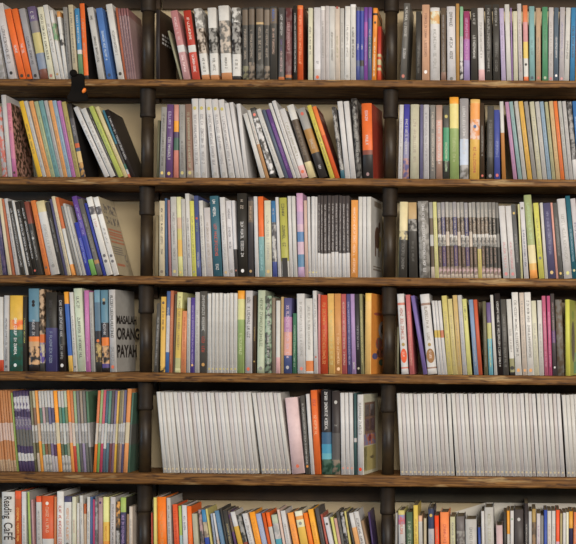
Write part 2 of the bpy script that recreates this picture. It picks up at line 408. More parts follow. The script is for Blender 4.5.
DATA = """
C 1 1 0 0 6.044
-4 -78 36 20|aab~998||pale lilac paperback cut by photo edge
50 -36 60 16|cbb|*333@.08 s:766@.2-.7|thick pale grey book|h
118 22 38 50|e52|*432@.05 dcc@.35-.5|orange paperback with dark emblem, wider|
160 66 34 50|e52|*432@.05 dcc@.35-.5|orange paperback with dark emblem, narrower|
200 110 36 48|99a|*333@.05 556@.2-.6|lilac-grey paperback with white foot
243 160 48 35|743:.14 779:.36 ba6:.64 877:.8 657|cbb@.82-.95|thick purple and ochre book|h
295 223 34 40|cca|443@.25-.9 *a65@.05|cream book with dark lettering
338 257 28 28|ccb|665@.35-.75 *a85@.07|tall slim cream book
370 296 26 60|ccb:.56 ba9~696:.82 ccb||white book with green patches
392 340 26 68|ccb:.5 444~ccb:.68 ccb:.92 c84||white book with orange top
411 378 24 42|887|554@.2-.8|grey-taupe book
443 410 28 28|ba8|665@.2-.9|beige book with faint lettering
478 449 26 50|585:.36 ccb:.42 37b|cdd@.5-.9|blue book with green foot
508 480 28 20|333:.06 e52|c97@.3-.8|tall bright orange book|cv=221
F 80 0 6.044
112 40 36 42|bba|443@.22-.6 554@.8-.9|cream book with black lettering
162 93 38 46|46b|bcd@.25-.7 *335@.06|blue book with pale lettering
243 166 44 22|ccb|*443@.08 776@.3-.65|tall off-white book
290 232 15 46|a53||rusty orange magazine spine|m
308 250 15 50|977:.9 855|523@.1-.9|pinkish brown magazine nearest the rusty spine|m
326 270 15 50|977:.9 855|523@.1-.9|pinkish brown magazine|m
344 290 15 50|977:.9 855|523@.1-.9|pinkish brown magazine|m
361 310 13 50|977:.9 855|523@.1-.9|pinkish brown magazine beside the dark post|m
C 1 2 80 0 6.044
459 459 22 60|322|cvt:bbb@.55-.68|dark brown book behind the left post|y=6;cv=321
F 160 0 6.044
124 44 12 185|886||thin khaki booklet leaning|z=4
142 60 42 60|b88:.4 ccc:.5 b77|ecc@.1-.36 dbb@.55-.9|dusty pink book with white label
196 138 46 60|c43:.4 ccb:.5 b32|edd@.1-.36 edc@.55-.9|brick red book with white label|cv=643
254 202 46 48|b74:.07 ccb:.37 432~ba9:.72 ccb~887|443@.1-.3|black and cream collage book left of its lookalikes
306 286 50 45|b74:.07 ccb:.37 332~998:.72 ccb|443@.1-.3|cream collage book with blank cream top
373 351 62 32|b74:.1 ccb:.36 ba9~665:.8 ccb|443@.12-.3|tallest cream collage book, figure on spine
438 434 50 46|333:.06 ccb:.36 322~998:.8 ccb~665|443@.12-.3|cream collage book with black foot
F 240 0 6.044
16 12 34 46|443~775:.2 443:.76 654:.97 443|a98@.28-.7|dark brown book, first beside cream collage
52 52 34 42|443~876:.25 443:.76 654:.97 443|a98@.28-.7|dark brown book with gold vine foot
98 96 44 40|443~665:.22 443:.76 b96:.79 654:.97 443|a98@.25-.72|wide dark brown book with tan tip
146 146 32 46|443~876:.2 443:.76 765:.97 443|a98@.3-.7|narrow dark brown book with gold foot
182 180 42 38|443:.77 654:.97 443|35b@.78-.96 b98@.34-.7|dark olive book with bright blue tab
232 234 34 46|b63:.05 555|bbb@.6-.9 648@.4-.56 b99@.1-.4|charcoal book with purple lettering
274 276 36 48|443:.04 b63:.08 633~755|c99@.35-.8|maroon book with pink lettering
323 322 22 34|332|bbb@.1-.9|black book with running white lettering
347 346 34 32|d42:.95 e63|f96@.2-.9|tall fiery orange-red book|h;cv=621
411 412 26 48|cca|554@.35-.75|cream green-tinted book
447 446 42 45|cbb:.16 ccd|*d42@.05 778@.2-.32|white book with red foot mark
489 488 34 38|cbb:.95 ddc|887@.3-.8|cream plain book
F 320 0 6.044
8 6 32 36|cbb|aaa@.3-.8|off-white book with faint lettering
50 44 42 38|ccb|665@.25-.65|white book with grey lettering
92 90 28 42|cba|*a43@.99 996@.3-.6|beige book with rusty tip
123 121 24 50|bba|998@.2-.8|pale grey book
148 152 34 38|ddc|*998@.06 998@.3-.75|bright white book with grey lettering
184 184 32 26|ccb:.97 ddd|443@.28-.7|tallest white book with black lettering
218 219 22 42|449:.2 558:.28 33a:.95 666|ccd@.42-.5|royal blue book with white streak
242 243 22 44|558:.2 443:.28 33a:.95 666|ccd@.42-.5|indigo book with white streak
266 267 21 44|83a:.6 a4a:.8 73a|a8c@.2-.6|violet-magenta book
289 291 22 44|558:.3 457:.6 55a:.85 74a|bbc@.3-.7|slate blue and purple book
313 322 34 48|e72:.9 222:.93 e72|edb@.05-.6 *432@.8|orange book with black band|
350 352 26 160|c42:.2 ba7:.25 c42:.3 ba7:.4 c42:.45 ba7:.5 b32||short rust red book with tan stripes|z=3
C 1 3 320 0 6.044
483 508 36 18|665|bbb@.28-.42 bba@.55-.95 *b65@.06|worn grey book leaning right against dark one|h
F 405 0 6.044
66 66 30 68|443|776@.1-.5|short dark olive book
103 103 44 28|c97|854@.3-.9 *edd@.12|peach book with brown lettering
153 152 56 45|ccc:.78 cca~c95:.95 ccc|998@.12-.7 |wide pale book with orange picture|h
218 216 30 48|865:.12 654|988@.1-.9|mid brown book
256 252 50 38|ccd|443@.28-.58 443@.72-.92 *665@.03|wide lilac-white book with black lettering|h
310 308 18 22|b84||tan orange booklet, slim
332 332 18 40|443~ccc:.27 bcb:.6 7b8|8a8@.3-.8|white and green booklet
355 354 36 68|97b:.3 a5a:.6 a36|c8b@.3-.9|magenta book fading to lilac
400 398 38 48|443|ccb@.3-.62 aa9@.75-.92|dark book with olive edges and white lettering
446 438 36 48|daa:.16 ccc|998@.3-.8|white book with pink foot
487 484 38 28|443|998@.1-.95|dark brown book with pale lettering, left one
F 486 0 6.044
45 40 42 26|443|776@.1-.5 998@.7-.95|dark brown book with pale lettering, right one
94 80 26 50|bac|98a@.2-.8|lilac book
126 112 28 26|ccb||tall ivory book beside lilac
155 146 9 48|97a||thin mauve booklet
168 163 26 68|cca|bb9@.2-.8|pale yellow book
199 188 24 22|cbb|a88@.1-.8|tall pinkish white book
229 222 28 32|e64:.06 ccb:.3 db5:.52 c88:.78 d64|*333@.22|red, yellow and white banded book
263 260 32 38|7aa|577@.35-.55 *345@.05|teal book
303 302 28 48|b97|*b65@.05 876@.2-.6|tan book
341 340 32 42|496|*9a8@.05 475@.3-.8|green book
378 380 28 45|cbb|*c66@.04 998@.2-.8|cream book with pink foot mark
411 413 26 46|567|ccc@.3-.6 *edd@.08|steel blue book with white lettering
442 448 30 44|bab|*c88@.04 87a@.3-.8|mauve-white book
473 484 28 46|ccb|665@.3-.55|cream book with dark lettering
508 516 28 46|37b|334@.3-.75|bright blue book
540 546 26 50|e72||orange book cut by photo edge
C 2 1 0 90 5.444
12 -22 24 90|c65~aab||faded orange book cut by photo edge
40 4 26 26|bbb|cca@.4-.6|tall pale grey book|h
68 33 24 70|b58:.25 c68:.6 c78|*432@.06 b46@.6-.9|pink book with patterned cover|h;cv=b87~432
205 100 25 58|da2|654@.3-.7|golden yellow slim volume|m
232 127 21 58|bba|887@.1-.8|pale grey slim volume|m
254 154 23 58|d85|a64@.1-.8|salmon orange slim volume|m
278 182 22 60|9a7|675@.1-.8|sage green slim volume|m
301 207 24 56|699|466@.1-.8|teal slim volume|m
326 236 19 56|aaa|776@.1-.8|silver grey slim volume|m
346 260 21 56|d85|a64@.1-.8|apricot slim volume|m
368 282 21 56|89b|568@.1-.8|powder blue slim volume|m
391 307 21 58|b6a|758@.1-.8|mauve pink slim volume|m
413 332 24 62|a95|764@.1-.8|mustard slim volume|m
441 362 28 72|335~b84:.2 ca6:.35 446:.4 c52:.46 556:.8 333|aaa@.55-.7|black, orange and cream patterned book|cv=221
F 70 90 5.444
190 12 28 88|ccc|998@.2-.8|white leaning book left of its twin
221 52 30 96|ccb|998@.2-.8|white leaning book right of its twin
255 88 14 95|443|aaa@.2-.9|thin black booklet with pale dots
275 106 30 85|ab4|785@.3-.8|lime green book
310 146 27 88|cb8|a97@.1-.6|cream leaning book
342 196 14 108|c64:.05 aab:.12 365:.2 444:.5 368||thin dark book with coloured foot
362 212 26 104|322|bbb@.25-.9|black book leaning rightmost|cv=322;h
C 2 2 150 90 5.444
36 42 12 165|664||short olive booklet beside the post|z=5
50 62 30 92|998|554@.15-.9 *db6@.07|grey-green book
85 92 40 78|647|cbc@.2-.55 bac@.65-.9 *ca5@.06|purple book with white lettering|h
127 130 26 80|c76:.38 465:.55 546:.63 e82:.78 c87||pink book with orange and green bands
160 158 37 80|998|766@.1-.5 887@.6-.9 *ba6@.07|plain grey book
201 190 36 76|987:.1 865|aa8@.1-.9 *ba6@.07|brown book with rosy edge
239 225 34 46|ccc|*ba5@.88 *998@.05 889@.15-.8|white book with gold leaf, leftmost of five|h
275 262 36 46|ccc|*ba5@.88 *998@.05 889@.15-.8|white book with gold leaf, second of five|h
338 298 36 48|ccc|*ba5@.88 *998@.05 889@.15-.8|white book with gold leaf, middle of five|h
387 332 34 48|ccc|*ba5@.88 *998@.05 889@.15-.8|white book with gold leaf, fourth of five|h
430 368 32 50|ccc|*ba5@.88 *998@.05 889@.15-.8|white book with gold leaf, rightmost of five|h
468 404 22 70|ccc||slim plain white book nearest the gold-leaf books
493 430 24 66|ccc||slim plain white book in the middle
F 230 90 5.444
80 34 21 74|ccc||slim plain white book before the gap
168 68 24 125|ccb||cream book leaning over the gap
195 92 24 108|b85:.5 ccb|a75@.2-.8|orange-white striped book
222 96 36 92|332:.06 554~ccc:.85 665:.95 443|*e76@.9 *ddd@.08|charcoal patchwork book with red dot
270 138 26 100|ccb|998@.2-.8|white leaning book before blue
300 170 19 104|557||slate blue slim book
321 192 22 102|638|96a@.1-.8|vivid purple slim book
346 207 17 70|ccb||tall ivory slim book
366 225 22 56|ccc|aa9@.1-.8|tallest white leaning book
391 262 34 98|daa:.18 ccc|*d54@.09 997@.25-.8|white book with pink foot
430 305 38 76|cb8:.22 543:.8 ccb|876@.3-.7|brown book with white top|h
F 310 90 5.444
52 -78 46 92|333:.36 a73:.7 998|*c54@.92 bbc@.1-.18 ba9@.4-.55|thick grey and tan book with dark foot|h
112 -20 24 80|cb4|664@.15-.8|mustard yellow leaning book
139 8 24 86|d42:.6 e63||red-orange book with dark red cover|h;cv=722;cvt:c98@.82-.92
170 116 22 90|367:.12 444~998|ccc@.1-.9|dark speckled leaning book
192 148 27 60|ccc||white book, left of the upright pair
222 182 28 60|ccc||white book, right of the upright pair
254 224 28 44|333~776|bba@.2-.9|black and grey mottled tall book
288 278 56 72|333:.32 843:.38 e52|dcc@.42-.58 dbb@.75-.9 *977@.06|large orange book with black foot|h;y=7;cv=a32
C 2 3 390 90 5.444
35 43 31 80|ccc|99a@.1-.8|white book beside the right post
70 77 30 78|b87~659:.28 87a:.5 65a:.62 43a|ccd@.3-.8|violet-blue book fading to pink
110 112 46 78|bb9|a98@.2-.8|wide beige book|h
162 164 17 80|658||slim purple book
182 182 30 80|bbc|99a@.1-.9|lilac-white book
219 219 27 82|887|cba@.1-.9|grey-brown book
251 250 34 82|976:.25 c98:.8 a87|dcc@.2-.8|rosy cream book
290 290 32 84|343:.25 396:.7 454|ac9@.1-.5 *ba5@.85|emerald green book
326 324 48 38|8a5:.62 dc7:.92 e92|ab7@.2-.5|tall green and yellow book, orange top|h
380 380 46 46|776~aaa:.18 bbd:.5 99a|ccc@.3-.9|tall silver grey book|h
434 438 56 50|da4:.5 d74~dba:.75 e84:.95 da5|b53@.05-.4 *459@.66|thick orange book with swirl picture|h
492 490 22 70|432|*c54@.05 887@.3-.7|narrow near-black book with red dot
F 486 90 5.444
5 8 36 86|443:.3 554|776@.3-.8 *877@.05|dark grey book left of the blue one|h
46 44 34 108|44a|88c@.3-.55 *c55@.06|blue book with red foot dot|h
88 74 20 62|b73:.6 ccb||white book with orange lower half
150 103 20 64|b8a|86a@.1-.8|pinkish mauve slim volume|m
177 125 20 62|8aa|688@.1-.8|pale teal slim volume|m
201 152 21 60|bba|998@.1-.8|oatmeal slim volume|m
228 176 24 60|da4|a73@.1-.8|golden slim volume|m
256 206 21 62|998|776@.1-.8|stone grey slim volume|m
281 236 25 62|bb9|998@.1-.8|light beige slim volume|m
310 266 23 62|bba|998@.1-.8|pale grey-beige slim volume|m
337 292 20 62|89b|668@.1-.8|soft blue slim volume|m
361 318 18 64|aa7|775@.1-.8|dull olive slim volume|m
383 342 22 60|ca7|a85@.1-.8|sand coloured slim volume|m
408 366 20 60|e63|b54@.1-.8|bright orange slim volume|m
432 390 20 60|aba|887@.1-.8|grey-green slim volume|m
455 414 20 60|bbb|998@.1-.8|light grey slim volume|m
478 440 24 62|ccc:.26 555~999|bbb@.3-.9|black and white mottled book
506 470 24 60|36b|bcd@.2-.8|blue book cut by photo edge
C 3 1 0 188 5.444
14 -32 26 60|436~657||dark purple book cut by photo edge
44 -12 20 55|cb9||cream leaning book near photo edge
67 8 15 60|b64||thin rust booklet
86 18 26 56|bbb|776@.2-.8|pale grey leaning book
115 38 22 70|443|bbb@.1-.9|black book, white lettering, leftmost of its kind
140 62 15 68|ccb||thin white booklet among black books
158 78 24 72|332|ccc@.1-.9|black book, dense white lettering
185 104 21 68|332|ccc@.2-.9 *c54@.06|black book with small red mark
208 128 24 72|443:.7 843|aa9@.2-.6 *bba@.5|black book with red-brown top
247 164 26 66|d63|b53@.1-.8 *654@.1|orange leaning book
277 190 46 66|ccb:.85 cb8|aa9@.1-.7 *887@.12|wide ivory leaning book|h
332 245 18 74|443|998@.3-.8|black slim leaning book
353 268 12 60|547||thin violet booklet
368 278 20 44|cb9|998@.1-.8|tall cream book between violet and orange
391 298 24 50|e84:.14 ccb:.6 c63||white book with orange-red top
418 325 15 96|887||short grey-olive booklet
435 340 15 84|bba||short pale booklet
452 358 18 100|bba|887@.1-.6|short grey-white book
F 70 188 5.444
90 20 26 185|33b|88c@.2-.7|short bright blue book
118 6 27 42|6a4:.2 33a:.5 53a:.7 639|98c@.5-.9|tall violet book with green foot
150 38 26 56|665:.15 a74:.2 665|998@.3-.8|dark grey-olive leaning book
182 76 13 82|33a||thin cobalt booklet
200 84 32 46|ddc:.78 556~a99:.88 ddc|*667@.18 *667@.25 b87@.6-.72|white book with small picture, left twin
238 122 30 46|ddc:.78 556~a99:.88 ddc|*667@.18 *667@.25 998@.4-.6|white book with newsprint cover, right twin|cv=ba8;np
C 3 2 150 188 5.444
25 30 18 150|875||short brown booklet beside the post|z=5
49 50 32 70|cb9|554@.28-.9 *765@.06|cream book with brown lettering
84 80 13 56|458|*222@.03|thin blue booklet
102 94 13 66|a77||thin dusty rose booklet
119 110 32 48|bba|887@.2-.8 *ba6@.06|grey-white book with fine lettering
155 143 24 48|cc7:.25 da4:.46 cb6:.6 ca8:.74 cc8|*ca5@.05|yellow and orange banded book
181 168 23 60|bba|998@.2-.8 *887@.08|pale grey book between yellow and ivory
206 190 22 30|ccb|556@.2-.7|tallest ivory book
230 215 22 70|cc4|885@.2-.8 *886@.06|lemon yellow book
254 238 26 42|559:.2 448|*c53@.72 bbc@.1-.3 8a6@.55-.66|indigo book with red spot
283 264 22 68|ccb|998@.1-.8|slim cream book beside indigo
307 291 34 106|cbb|a98@.1-.8|shorter pinkish cream book
346 323 46 42|367|ddd@.72-.95 c54@.25-.65 ccc@.05-.15|teal-blue book with red lettering|h
400 378 28 50|ccc|998@.2-.8 *b96@.05|white book right of teal-blue one
430 410 30 68|ccd|556@.35-.65 556@.75-.92 *887@.07|white book with dark lettering
461 442 20 68|444:.36 ccd|*a65@.08|white book with charcoal foot
F 230 188 5.444
44 38 50 28|332|ccc@.22-.66 ba9@.8-.92 *ddd@.07|large black book with white lettering|h
99 98 34 48|445:.68 654:.95 433|b97@.7-.9 *a85@.07|slate book with brown top
137 127 20 46|ccc||slim white book beside slate
160 151 28 46|7aa:.5 e52|9cc@.05-.4|orange and aqua two-tone book
191 185 36 68|cca|aa9@.2-.8 *ca6@.07|cream book right of two-tone book
233 223 25 70|449:.2 bba~556:.72 36a|aab@.8-.9|blue book with picture band
262 246 16 50|ccc||slim white book beside olive-yellow
282 266 40 52|ccb:.2 aa3|443@.32-.65 553@.75-.92 #333@.0-.24|olive-yellow book with black lettering|h
324 312 19 44|ccc||slim white book after olive-yellow
346 333 20 44|ccb||slim white book before the striped one
371 360 34 28|b9b:.12 57a:.27 cab:.42 57b:.54 cab:.63 b9b:.78 c9b||pink and blue striped book|h
409 400 17 68|ca9||thin tan booklet
428 420 19 48|ccc|*cb7@.06|slim white book with gold foot, left
450 442 18 48|ccc|*cb7@.06|slim white book with gold foot, right
F 310 188 5.444
4 3 26 46|ccc|*cb7@.06|white book left of black-white magazines
R 32 32 19 42 9 20.6|ccc:.3 544|cbb@.32-.9|black magazine with white foot|m
221 224 37 66|e94|fca@.05-.9|orange book right of black-white magazines
262 264 22 48|ccb||plain white book, leftmost of three
286 286 20 48|ccc||plain white book, middle of three
308 308 24 48|ccb||white book with brown animal picture|y=7;cv=ccb;an
C 3 3 390 188 5.444
24 30 14 230|885||short khaki booklet beside the post|z=5
47 44 47 75|443:.5 665~cb8:.62 dc9|776@.1-.5|dark book with wide cream top|h
104 98 45 78|443:.62 998~443:.78 b96|665@.2-.5|dark book with tan top
162 150 56 70|998~776|ccc@.05-.95|thick grey book of dense lettering|h
R 225 211 19 78 1 21|ba9:.15 543:.42 bba:.58 654:.8 998|998@.82-.95|brown and grey magazine left of yellow spine|m
246 232 20 76|cc7|ba8@.1-.8|pale yellow magazine|m
R 268 254 20 78 10 21.3|ba9:.05 b99~765:.15 543:.42 776~ccb:.58 443~765:.8 998;ba9:.05 b99~765:.15 546:.42 776~ccb:.56 547:.8 99a;ba9:.05 b99~765:.15 654:.42 cba:.62 654:.8 aa9|cba@.44-.9 a87@.18-.4|brown and grey banded magazine|m
F 486 188 5.444
-41 -54 20 78|cb6:.4 776~ccb:.58 654:.8 998|cba@.44-.9 a87@.18-.4|banded magazine with yellow foot|m
-20 -32 20 78|ba9:.05 b99~765:.15 543:.42 776~ccb:.58 443~765:.8 998|cba@.44-.9 a87@.18-.4|banded magazine right of the yellow foot|m
2 -12 20 78|ba9:.05 b99~765:.15 443:.42 776~ccb:.58 443~765:.8 998|cba@.44-.9 a87@.18-.4|dark banded magazine, middle|m
23 10 20 78|ba9:.05 b99~765:.15 443:.42 776~ccb:.58 443:.8 887|cba@.44-.9 a87@.18-.4|darker banded magazine near its run's end|m
45 30 20 78|ba9:.05 b99~765:.15 443:.42 776~ccb:.58 443:.8 887|cba@.44-.9 a87@.18-.4|dark banded magazine second from the run's end|m
67 51 20 80|ba9:.05 b99~765:.15 443:.42 887:.6 443:.8 776||dark banded magazine ending the run|m
95 68 33 96|ccc|*c77@.06 c88@.12-.5|white book with pink lettering, left twin
132 104 32 96|ccc|*c77@.06 c88@.12-.5|white book with pink lettering, right twin
166 136 24 88|566|*ca5@.88 998@.2-.6|dark teal book
191 172 14 88|cc8||thin pale yellow booklet
208 182 30 76|ccd|447@.15-.65 *665@.92|lilac-white book with navy lettering
241 205 40 36|e94:.1 da5:.18 dc9:.4 9a6|ac8@.45-.9|tall sage green book with cream foot|h
290 256 28 80|cc4|*776@.27 995@.3-.8|bright lime-yellow book
321 292 18 80|ccb||slim ivory booklet
341 310 40 80|547|87a@.3-.9 *ca6@.08|dark purple book
383 350 12 80|d98||thin coral booklet
396 362 28 80|566|*ca5@.07 887@.3-.8|grey-green book with gold foot emblem
426 386 44 56|ccc|aa9@.2-.8 *cc6@.07|wide white book with gold emblem|h
472 432 26 42|267|8ab@.2-.6 *bb7@.1|petrol blue tall book
500 458 28 56|cbc|547@.3-.7|white book cut by photo edge
C 4 1 0 283 5.444
-6 -10 24 76|c42:.15 ccb||white book with red foot at photo edge
20 22 26 68|bbb|556@.1-.7 *556@.06|light grey book with dark lettering
48 50 70 68|265~354:.55 e52~e93:.68 da3|eed@.18-.7 ddc@.38-.44 *cdd@.08|thick yellow, orange and green book|h
122 124 20 72|332|bb4@.35-.7|black book with yellow lettering
155 153 56 30|322:.08 c96~322:.3 c96:.36 e62:.42 334:.6 579|bbc@.4-.62 *322@.84 *322@.8|blue portrait book beside black-and-purple book|h
217 212 24 34|443:.1 ba8~539:.35 d52:.45 b97~432||slim dark book with tan and orange picture
246 246 60 50|437:.55 332|88a@.1-.5 544@.65-.9|wide black book with purple lower half|h
322 312 46 66|322:.35 332~443:.5 322|bbb@.45-.95 998@.15-.35 *ccc@.08|black book with white lettering|h
375 344 22 48|da4:.2 35b:.85 e82||blue book with orange top
400 376 20 50|ccb|776@.2-.7 *665@.06|slim white book before green
422 398 46 28|bca|665@.15-.65 776@.75-.9|tall pale green book|h
F 70 283 5.444
86 76 28 40|c6a|d8b@.1-.8|orchid pink book
116 102 20 50|aa9|887@.2-.8|slim light grey book
142 130 30 38|332:.12 b95~432:.35 334:.5 568:.85 68a|*e63@.38|slim blue book beside its lookalike portrait
174 164 38 38|322:.05 538:.1 c96~322:.32 e62:.42 334:.6 579|*322@.84 *a97@.88 bbc@.45-.6|blue portrait book beside pale grey spine|h
216 208 36 36|bbb|443@.4-.95 888@.12-.3 *d54@.06|pale grey book with large black cover title|h;y=6;cv=aa9;mop
C 4 2 150 283 5.444
20 38 20 110|554|aaa@.1-.8|dark grey leaning book beside the post
54 60 28 75|332~da4:.08 da4|654@.55-.88 *654@.92|amber book with brown lettering
82 92 19 45|35a:.25 bbc:.7 459|cdd@.3-.8|blue and white slim book
103 112 18 42|b64|d96@.1-.8|copper slim book
122 136 10 60|654||thin dark brown booklet
134 148 30 50|cc8:.05 aa6:.18 ca4:.8 cc7|865@.25-.95|gold book with olive top
166 176 28 152|d75|b53@.1-.9|short coral orange book
198 203 19 80|bba|998@.2-.8|pale grey slim book
218 223 22 80|539|a8c@.1-.9 *da6@.1|deep purple book
243 246 24 50|bba|998@.2-.8|grey-white slim book
270 272 38 45|554|bba@.5-.95 c43@.25-.46 *b84@.1|dark grey book with red lettering|h
R 312 316 19.5 56 8 20.2|ccb:.96 ccb|*ba6@.05|white paperback in the row of eight alike
F 230 283 5.444
39 42 35 42|8a5:.65 cc7:.9 e92|bc8@.2-.5|tall green and cream book, orange top|h
80 84 38 42|bbc|443@.4-.92 *d54@.05|silvery book with black lettering|h
123 127 16 68|432|a84@.4-.6 *a84@.15|narrow near-black book with gold mark
146 152 42 40|9a8:.06 ab9|675@.3-.9 *887@.06|pale sage green book|h
190 192 34 70|454~8a8|ccb@.1-.9|green and black speckled book
229 228 18 80|876||taupe slim book
250 251 22 96|daa:.22 ccb||slim white book with pink foot
276 278 14 76|b96||thin tan booklet beside purple
292 293 42 82|448:.24 d98:.55 b7a:.75 548|dbc@.2-.9 *aab@.08|purple and pink banded book|h
340 342 20 165|375|9b9@.1-.8|short green book
368 363 42 58|ccc|998@.2-.9 *d76@.06|wide white book with lilac tint
413 408 40 84|ccb:.03 d63:.17 ccb|998@.3-.9|white book with orange foot band
458 450 24 42|ccc|887@.5-.9 *b65@.2|tall white book beside coral
F 310 283 5.444
44 44 11 60|c88||thin pink booklet
58 58 40 66|c42|d74@.1-.9|red-orange book|h
102 95 34 58|da5|cb7@.1-.8|honey yellow book
138 132 35 58|c84|eb8@.1-.5 *eb8@.06|caramel orange book
175 169 26 60|b55|ca9@.1-.9|rose red book
206 198 21 60|548|a9c@.1-.9|violet book with pale lettering
229 219 22 60|a8b|ccb@.05-.15|lilac book, right of violet
254 243 22 60|334|99a@.3-.6 *aa8@.07|navy slim book
278 268 16 60|885|cb7@.1-.8|olive slim book
297 300 34 56|eb6:.9 eb5||amber book with picture on orange cover|h;y=10;cv=f83;dr
C 4 3 390 283 5.444
27 30 22 240|775||short khaki book beside the post|z=5
63 38 37 58|ccc:.07 c76:.09 ccc:.86 c76:.89 ccc|#e42@.14-.32 b65@.4-.82 *a84@.37|white book with orange oval emblem|h
108 84 24 64|c66|d98@.1-.8|salmon pink book
183 112 20 68|75a||purple leaning slim book
206 162 50 58|ccc:.07 976:.09 ccc:.86 976:.89 ccc|#963@.14-.32 876@.4-.85 *a84@.37|wide white book with brown oval emblem|h
261 226 15 96|ccc:.5 ca4:.6 ccc||slim white book with gold band, left
278 242 15 96|ccc:.5 ca4:.6 ccc||slim white book with gold band, middle
295 259 17 96|ccc:.5 c75:.6 ccc||slim white book with orange band
314 280 28 68|cb6|a97@.1-.8|pale gold book, leftmost
343 312 25 86|cb7|a97@.1-.8|pale gold book, shorter one
369 340 24 66|ca6|a97@.1-.8|pale gold book, rightmost
397 366 23 66|bbb|99b@.1-.8|grey-lilac slim book
423 392 23 86|cc6|554@.7-.9|lemon slim book
459 428 24 90|78b|aab@.1-.5|periwinkle blue book
483 453 20 90|c53||rust orange slim book
F 486 283 5.444
-8 -20 20 100|664|887@.1-.8|dark olive slim book
16 0 26 106|6ac:.5 bb6:.72 648|cc7@.1-.6|turquoise book with purple top
46 22 16 65|ccb||slim white book beside black
65 46 28 56|322|ccb@.1-.9|black book with tall white lettering
96 78 28 88|554|887@.1-.8|dark taupe book
132 110 26 88|333:.04 885:.22 ccb|776@.3-.6 #332@.07-.12|white book with olive foot
161 139 34 50|ddc|665@.2-.9 *d85@.06|tall white book with grey lettering, left
200 180 25 52|cba|998@.2-.9 *d85@.06|ivory book in the tall white trio
228 208 34 50|ddc|665@.2-.9 *d85@.06|tall white book with grey lettering, right
264 245 26 96|cca|aa9@.1-.7|cream book right of white trio
292 278 24 94|ccb|aa9@.1-.7|pale cream book before pinks
320 303 20 70|c57|d8a@.1-.8|pink slim book, left one
343 330 18 70|c47|d8a@.1-.8|pink slim book, right one
366 350 20 58|545:.4 647:.55 544|*ccc@.1 a88@.4-.9|dark plum slim book
390 376 36 90|776~654||grey-brown mottled book|h
434 430 24 90|cc3||lime book with dark figure on cover|h;y=10;cv=ab3;gf
C 5 1 0 380 5.444
R -14 -52 14.5 58 7 15.2|b97:.14 b74:.38 ca9:.6 b74|975@.02-.13|orange-tan comic volume with pale band|m
92 58 9 70|8a4||thin lime comic volume|m
R 104 66 16.5 60 5 17.2|435:.1 435:.12 999~bbb:.22 435:.32 665:.52 aab~657:.68 435:.76 bbc~657:.93 435|998@.54-.66|dark purple comic volume with white bands|m
190 158 14 60|553:.15 775:.35 998~bba:.58 775||olive comic volume|m
206 172 14 60|ba9:.22 553:.35 998~bba:.58 865:.8 aa8||brown comic volume|m
222 188 14 58|e93:.38 ca8:.6 e94||orange comic volume|m
238 205 14 60|aba:.2 696:.35 998~bba:.6 576:.8 bba||green comic volume|m
254 221 14 60|998~bba:.2 853:.35 998~bba:.6 b99:.8 bba||tan comic volume|m
270 237 14 60|998~bba:.2 764:.35 998~bba:.6 776:.8 bba||grey-brown comic volume|m
286 253 14 60|bab:.2 768:.35 999~bbb:.6 658:.8 bbb||dull violet comic volume|m
302 271 14 60|bab:.2 535:.35 999~bbb:.6 547:.8 bbb||dark violet comic volume|m
318 288 20 58|f92:.35 cb9:.6 f92||broad orange comic volume|m
341 312 14 60|998~bba:.2 564:.35 998~bba:.6 586:.8 bba||leaf green comic volume|m
357 328 14 60|998~bba:.2 465:.35 bcb:.6 487:.8 bba||sea green comic volume|m
373 345 14 60|998~bba:.2 786:.35 998~bba:.6 685:.8 ab9||pale green comic volume|m
389 361 15 56|e84:.35 ca9:.6 e73||deep orange comic volume|m
406 378 15 58|c43:.32 cba:.6 c74||red comic volume|m
423 396 14 60|7a6:.35 998~bba:.6 8a7||light green comic volume|m
439 413 14 60|667:.35 aab:.6 778||slate comic volume|m
455 430 14 60|98a:.35 999~bbb:.6 987||mauve-grey comic volume|m
471 447 14 62|676:.35 999~bbb:.6 776||grey-green comic volume|m
F 70 380 5.444
107 84 13 62|565:.3 aaa:.6 475||dark green comic volume|m
R 126 152 14 56 1 15.6|e62:.35 cba:.6 d64||orange-red comic volume leaning right|m
R 142 168 14 56 1 15.6|6a4:.35 998~bba:.6 8a6||green comic volume leaning right|m
R 158 183 14 56 1 15.6|c35:.35 cbb:.6 c56||crimson comic volume leaning right|m
R 174 198 14 58 1 15.6|567:.3 bcb:.6 467||steel blue comic volume leaning right|m
R 190 213 14 58 1 15.6|578:.35 999~bbb:.6 587||blue-green comic volume leaning right|m
R 206 229 14 58 1 15.6|744:.35 999~bbb:.6 655||maroon comic volume leaning right|m
R 222 246 14 58 1 15.6|867:.35 bab:.6 768||plum-grey comic volume leaning right|m
R 238 262 14 58 1 15.6|da3:.35 cb8:.6 da4||yellow comic volume leaning right|m
R 254 277 14 58 1 15.6|765:.35 998~bba:.6 775||taupe comic volume leaning right|m
R 270 292 14 58 1 15.6|a87:.35 999~bbb:.6 986||sandy comic volume leaning right|m
R 286 308 14 58 1 15.6|547:.35 999~bbb:.6 658||indigo comic volume leaning right|m
R 302 326 26 50 1 15.6|e85:.35 cb9:.6 d74||wide orange comic volume leaning right|m
R 334 360 12 70 1 15.6|465:.35 565:.6 465||thin green comic volume near the post|m
C 5 2 150 380 5.444
R 72 34 21 65 4 21.9|ccb|*ba8@.05|slim white paperback left of the first dark gap|m
R 168 126 21 67 19 22.4|ccb;cbb;ccc|*ba8@.05|slim white paperback between the two dark gaps|m
F 230 380 5.444
R 173 119 21 70 7 22.6|ccb;cbb|*ba8@.05|slim white paperback just left of pink book|m
338 297 68 92|dbb|*d54@.1|thick pale pink book|h
412 380 24 86|554|bba@.1-.9 *d73@.1|dark speckled leaning book
441 412 19 76|ccc||slim white book before orange
F 310 380 5.444
